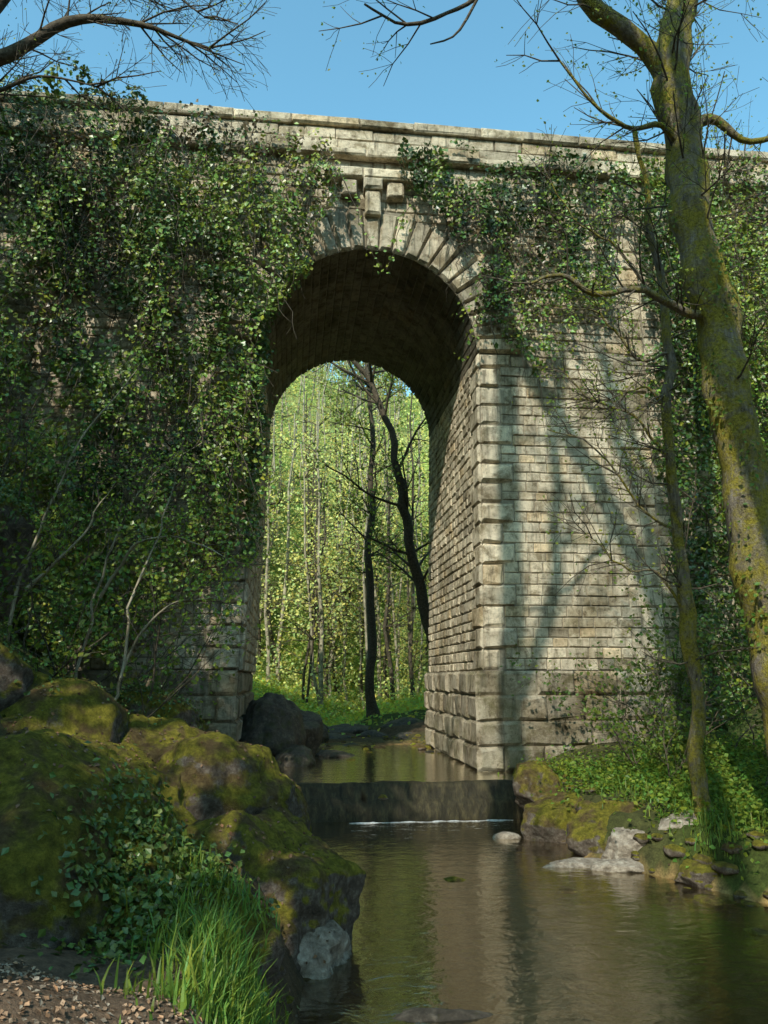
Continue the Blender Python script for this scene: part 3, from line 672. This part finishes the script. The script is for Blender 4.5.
def shadowtree(paths,limbs):
    t=B();lp=[]
    for P_,r0,r1 in paths:
        pth=smoothpath(P_,26); pth+=fbm(pth*.35,int(r0*100),3)[:,None]*np.array([1.2,.3,0]); t.tube(pth,np.linspace(r0,r1,26),(.2,)*3,0,8,.2)
        for q in range(limbs):
            i_=rng.integers(8,26); grow(t,pth[i_],rotdir(pth[i_]-pth[i_-1],rng.uniform(.4,1.0)),rng.uniform(2,5),.08,1,2,lp,0,.15,.15,3,step=.7,lenr=.5)
    putleaves(t,lp[::3],1,.2,.1,FRESH,1); t.build("riverside_tree",[M_bark,M_leaf])
shadowtree([([(-3.7,1,.3),(-3.6,1,10),(-3.7,1,20),(-3.6,1.1,33)],.36,.28),([(-3.65,1,19),(-2.2,1.5,24),(-1.6,1.6,30)],.2,.14)],5)
shadowtree([([(2.4,-3,.3),(2.2,-1.5,9),(1.6,1,18),(.8,2,22.5),(-3.1,2,29.5)],.38,.26),([(1.6,1,18),(1.9,1.5,22),(.0,1.8,28)],.22,.14)],4)
shadowtree([([(-1.2,-4,.3),(-1.0,-3.5,14),(-1.2,-2.5,24),(-2.2,-2,33)],.32,.18)],4)
t=B();lp=[]
b1=smoothpath([(-11.5,8.5,9),(-8,10,10.6),(-6,10.8,11.3),(-4.8,11,11.9),(-3.8,11,12.65),(-2.7,11,12.75),(-1.6,11,12.4)],30); b1+=fbm(b1*1.5,92,3)[:,None]*np.array([0,.2,.4]); t.tube(b1,np.linspace(.2,.015,30),(.2,)*3,0,7,.2)
b2=smoothpath([(-6,10.8,11.3),(-5.2,11,12.4),(-4.6,11,13.6),(-3.9,11,15.5)],16); t.tube(b2,np.linspace(.11,.07,16),(.2,)*3,0,7,.2)
b3=smoothpath([(-6,10.8,11.3),(-5,11,11.2),(-4.2,11,11.6),(-3.3,11,11.5)],16); t.tube(b3,np.linspace(.05,.01,16),(.2,)*3,0,5,.2)
b4=smoothpath([(-4.6,11,13.6),(-3.6,11,13.5),(-2.6,11,13.6),(-1.7,11,13.0)],16); t.tube(b4,np.linspace(.05,.01,16),(.2,)*3,0,5,.2)
for src,m_ in ((b1,22),(b2,8),(b3,8),(b4,14)):
    for q in range(m_):
        i_=rng.integers(len(src)//3,len(src)); grow(t,src[i_],rotdir(src[i_]-src[i_-1],rng.uniform(.3,.9)),rng.uniform(.5,1.3),.018,1,3,lp,0,.02,.22,4)
putleaves(t,lp[::3],1,.1,.04,FRESH,1); t.build("overhanging_branch",[M_twig,M_leaf])

# ---------- shrubs ----------
def shrub(name,cx,cy,rx,ry,H,nst,per,size,base,spread=.12,lean=(0,0),mat=None):
    t=B();lp=[]
    for k in range(nst):
        x=random.gauss(cx,rx);y=random.gauss(cy,ry);d=drop(x,y)
        if not d: continue
        grow(t,(x,y,d[0].z-.05),(random.gauss(lean[0],.35),random.gauss(lean[1],.35),1),H*random.uniform(.5,1),.02,1,3,lp,0,.05,.22,4,lenr=.55,step=.25)
    putleaves(t,lp,per,spread,size,base,1,.4); t.build(name,[M_twig,mat or M_leaf])
shrub("shrub",8.2,17.3,.7,.8,3.2,13,3,.11,(.1,.16,.03))
shrub("shrub",7.6,15.3,.5,.6,1.6,7,3,.1,(.13,.19,.03))
shrub("shrub",9.8,15.0,.8,1.5,3.6,12,3,.12,(.055,.09,.018))
shrub("shrub",9.5,11.5,.8,1.2,3.2,10,3,.12,(.055,.09,.018))
shrub("shrub",-3.6,14.6,.6,.8,3.4,9,1,.1,(.13,.2,.03),lean=(.35,0))
shrub("shrub",-3.0,15.8,.4,.6,2.2,7,1,.1,(.14,.2,.03),lean=(.2,0))
shrub("shrub",-5.8,13.5,.8,.8,3.2,12,2,.11,(.09,.14,.025))
shrub("shrub",-4.9,12.2,.5,.6,1.8,7,2,.1,(.1,.16,.025),lean=(.3,-.2))
def cover(name,patches,size,base,mat,lift=.12,w=.4):
    b=B()
    for (cx,cy,rx,ry,n) in patches:
        p,nr=scatter(cx,cy,rx,ry,n)
        k=p[:,2]>WL+.08; p=p[k];nr=nr[k]; n=len(p)
        p=p+nr*np.abs(rng.normal(0,lift,(n,1)))
        b.leaves(p,nr+rng.normal(0,.5,(n,3)),rng.uniform(size*.6,size*1.3,n),lcol(base,n,.4,.3),0,w)
    b.build(name,[mat])
cover("ground_ivy",[(-1.15,6.7,.28,.45,2000),(-.85,7.6,.3,.4,900),(-4.5,13,.9,1.0,3500),(-5.1,12.8,.5,.5,2500),(-3.4,13.6,.8,.8,2500),(-5.5,11,.8,1,2000),(-1.9,14.5,.6,.8,1500)],.06,(.09,.14,.025),M_ivy,.07)
cover("bank_plants",[(7.3,13.3,.5,.6,2500),(8.4,12.5,.8,1.2,4000),(7.0,15.6,.7,.8,3500),(8.8,16.5,1,1.2,4000),(10.5,14,1,2,3500),(6.3,18,.5,.6,900)],.085,(.14,.22,.03),M_leaf,.16)
cover("woodland_ground_plants",[(2,48,6,6,9000),(5,40,3,3,3000),(-2,40,2,4,2000)],.2,(.36,.44,.07),M_leaf,.12)
def grass(name,tufts,base):
    b=B()
    for (cx,cy,rx,ry,n,H) in tufts:
        p,nr=scatter(cx,cy,rx,ry,n); n=len(p)
        a=rng.uniform(0,2*np.pi,n); out_=np.stack([np.cos(a),np.sin(a),0*a],1); side=np.stack([-np.sin(a),np.cos(a),0*a],1)
        h=H*rng.uniform(.35,1.15,n)[:,None]; lean=rng.uniform(.1,1.1,n)[:,None]; w_=.005+.004*rng.random(n)[:,None]
        V=[];ts=[0,.35,.7,1]
        for t_ in ts:
            cpt=p+np.array([0,0,1])*h*(t_-.3*lean*t_**2)+out_*h*lean*t_**2*.8
            ww=w_*(1-t_)**.6*1.2+.0008
            V+= [cpt-side*ww,cpt+side*ww]
        V=np.stack(V,1).reshape(-1,3); k=np.arange(n)[:,None,None]*8; q=np.arange(3)[None,:,None]*2
        F=(k+q+np.array([0,1,3,2])[None,None,:]).reshape(-1,4)
        b.add(V,F,np.repeat(lcol(base,n,.4,.3),8,0),0)
    b.build(name,[M_grass])
grass("grass",[(-.35,5.7,.22,.3,600,.34),(-.15,5.3,.2,.25,420,.3),(-.5,6.3,.25,.25,450,.28),(-.6,7.2,.3,.3,350,.24),(-.1,6.2,.15,.3,260,.28),(-.6,5.0,.2,.2,120,.2)],(.15,.24,.038))
grass("grass",[(7.1,12.8,.35,.5,500,.35),(6.6,12.2,.2,.3,200,.25),(6.9,14.6,.5,.5,400,.3)],(.14,.22,.04))
p,nr=scatter(-1.0,4.2,1.6,1.2,6500,'u'); n=len(p); k=p[:,2]>0; p=p[k];nr=nr[k];n=len(p)
b=B(); b.leaves(p+nr*.012,nr+rng.normal(0,.35,(n,3)),rng.uniform(.015,.045,n),lcol((.3,.21,.14),n,.55,.15),0); b.build("leaf_litter",[M_dry])
p,nr=scatter(-2,9.5,2.5,3.0,1500,'u'); n=len(p)
b=B(); b.leaves(p+nr*.012,nr+rng.normal(0,.3,(n,3)),rng.uniform(.03,.06,n),lcol((.16,.1,.06),n,.5,.15),0); b.build("leaf_litter",[M_dry])

# ---------- light ----------
d=Vector((1,2,-1.95)).normalized()
sl=bpy.data.lights.new("sun",'SUN'); sl.energy=5; sl.angle=math.radians(.5); sl.color=(1,.94,.82)
so=bpy.data.objects.new("sun",sl); so.rotation_euler=d.to_track_quat('-Z','Y').to_euler(); col.objects.link(so)
W=bpy.data.worlds.new("World"); C.world=W; W.use_nodes=True; nt=W.node_tree; bg=nt.nodes['Background']
sk=nt.nodes.new('ShaderNodeTexSky'); sk.sky_type='NISHITA'; sk.sun_disc=False; sk.sun_elevation=math.asin(-d.z); sk.sun_rotation=math.atan2(-d.x,-d.y)%(2*math.pi)
tint=mixc(nt,1.0,sk.outputs[0],(1.6,2.55,2.25),'MULTIPLY')
nt.links.new(tint,bg.inputs[0]); bg.inputs[1].default_value=.14
# ---------- camera ----------
cd=bpy.data.cameras.new("camera"); cam=bpy.data.objects.new("camera",cd); col.objects.link(cam)
cd.sensor_fit='VERTICAL'; cd.sensor_height=36; cd.lens=27.07; cd.clip_end=2000; cd.clip_start=.05
cam.location=(0,0,2.3); cam.rotation_euler=(math.radians(90+12.2),0,math.radians(-6.7)); C.camera=cam
C.view_settings.view_transform='Standard'; C.view_settings.look='None'; C.view_settings.exposure=0
print("polys",sum(len(o.data.polygons) for o in bpy.data.objects if o.type=='MESH'))
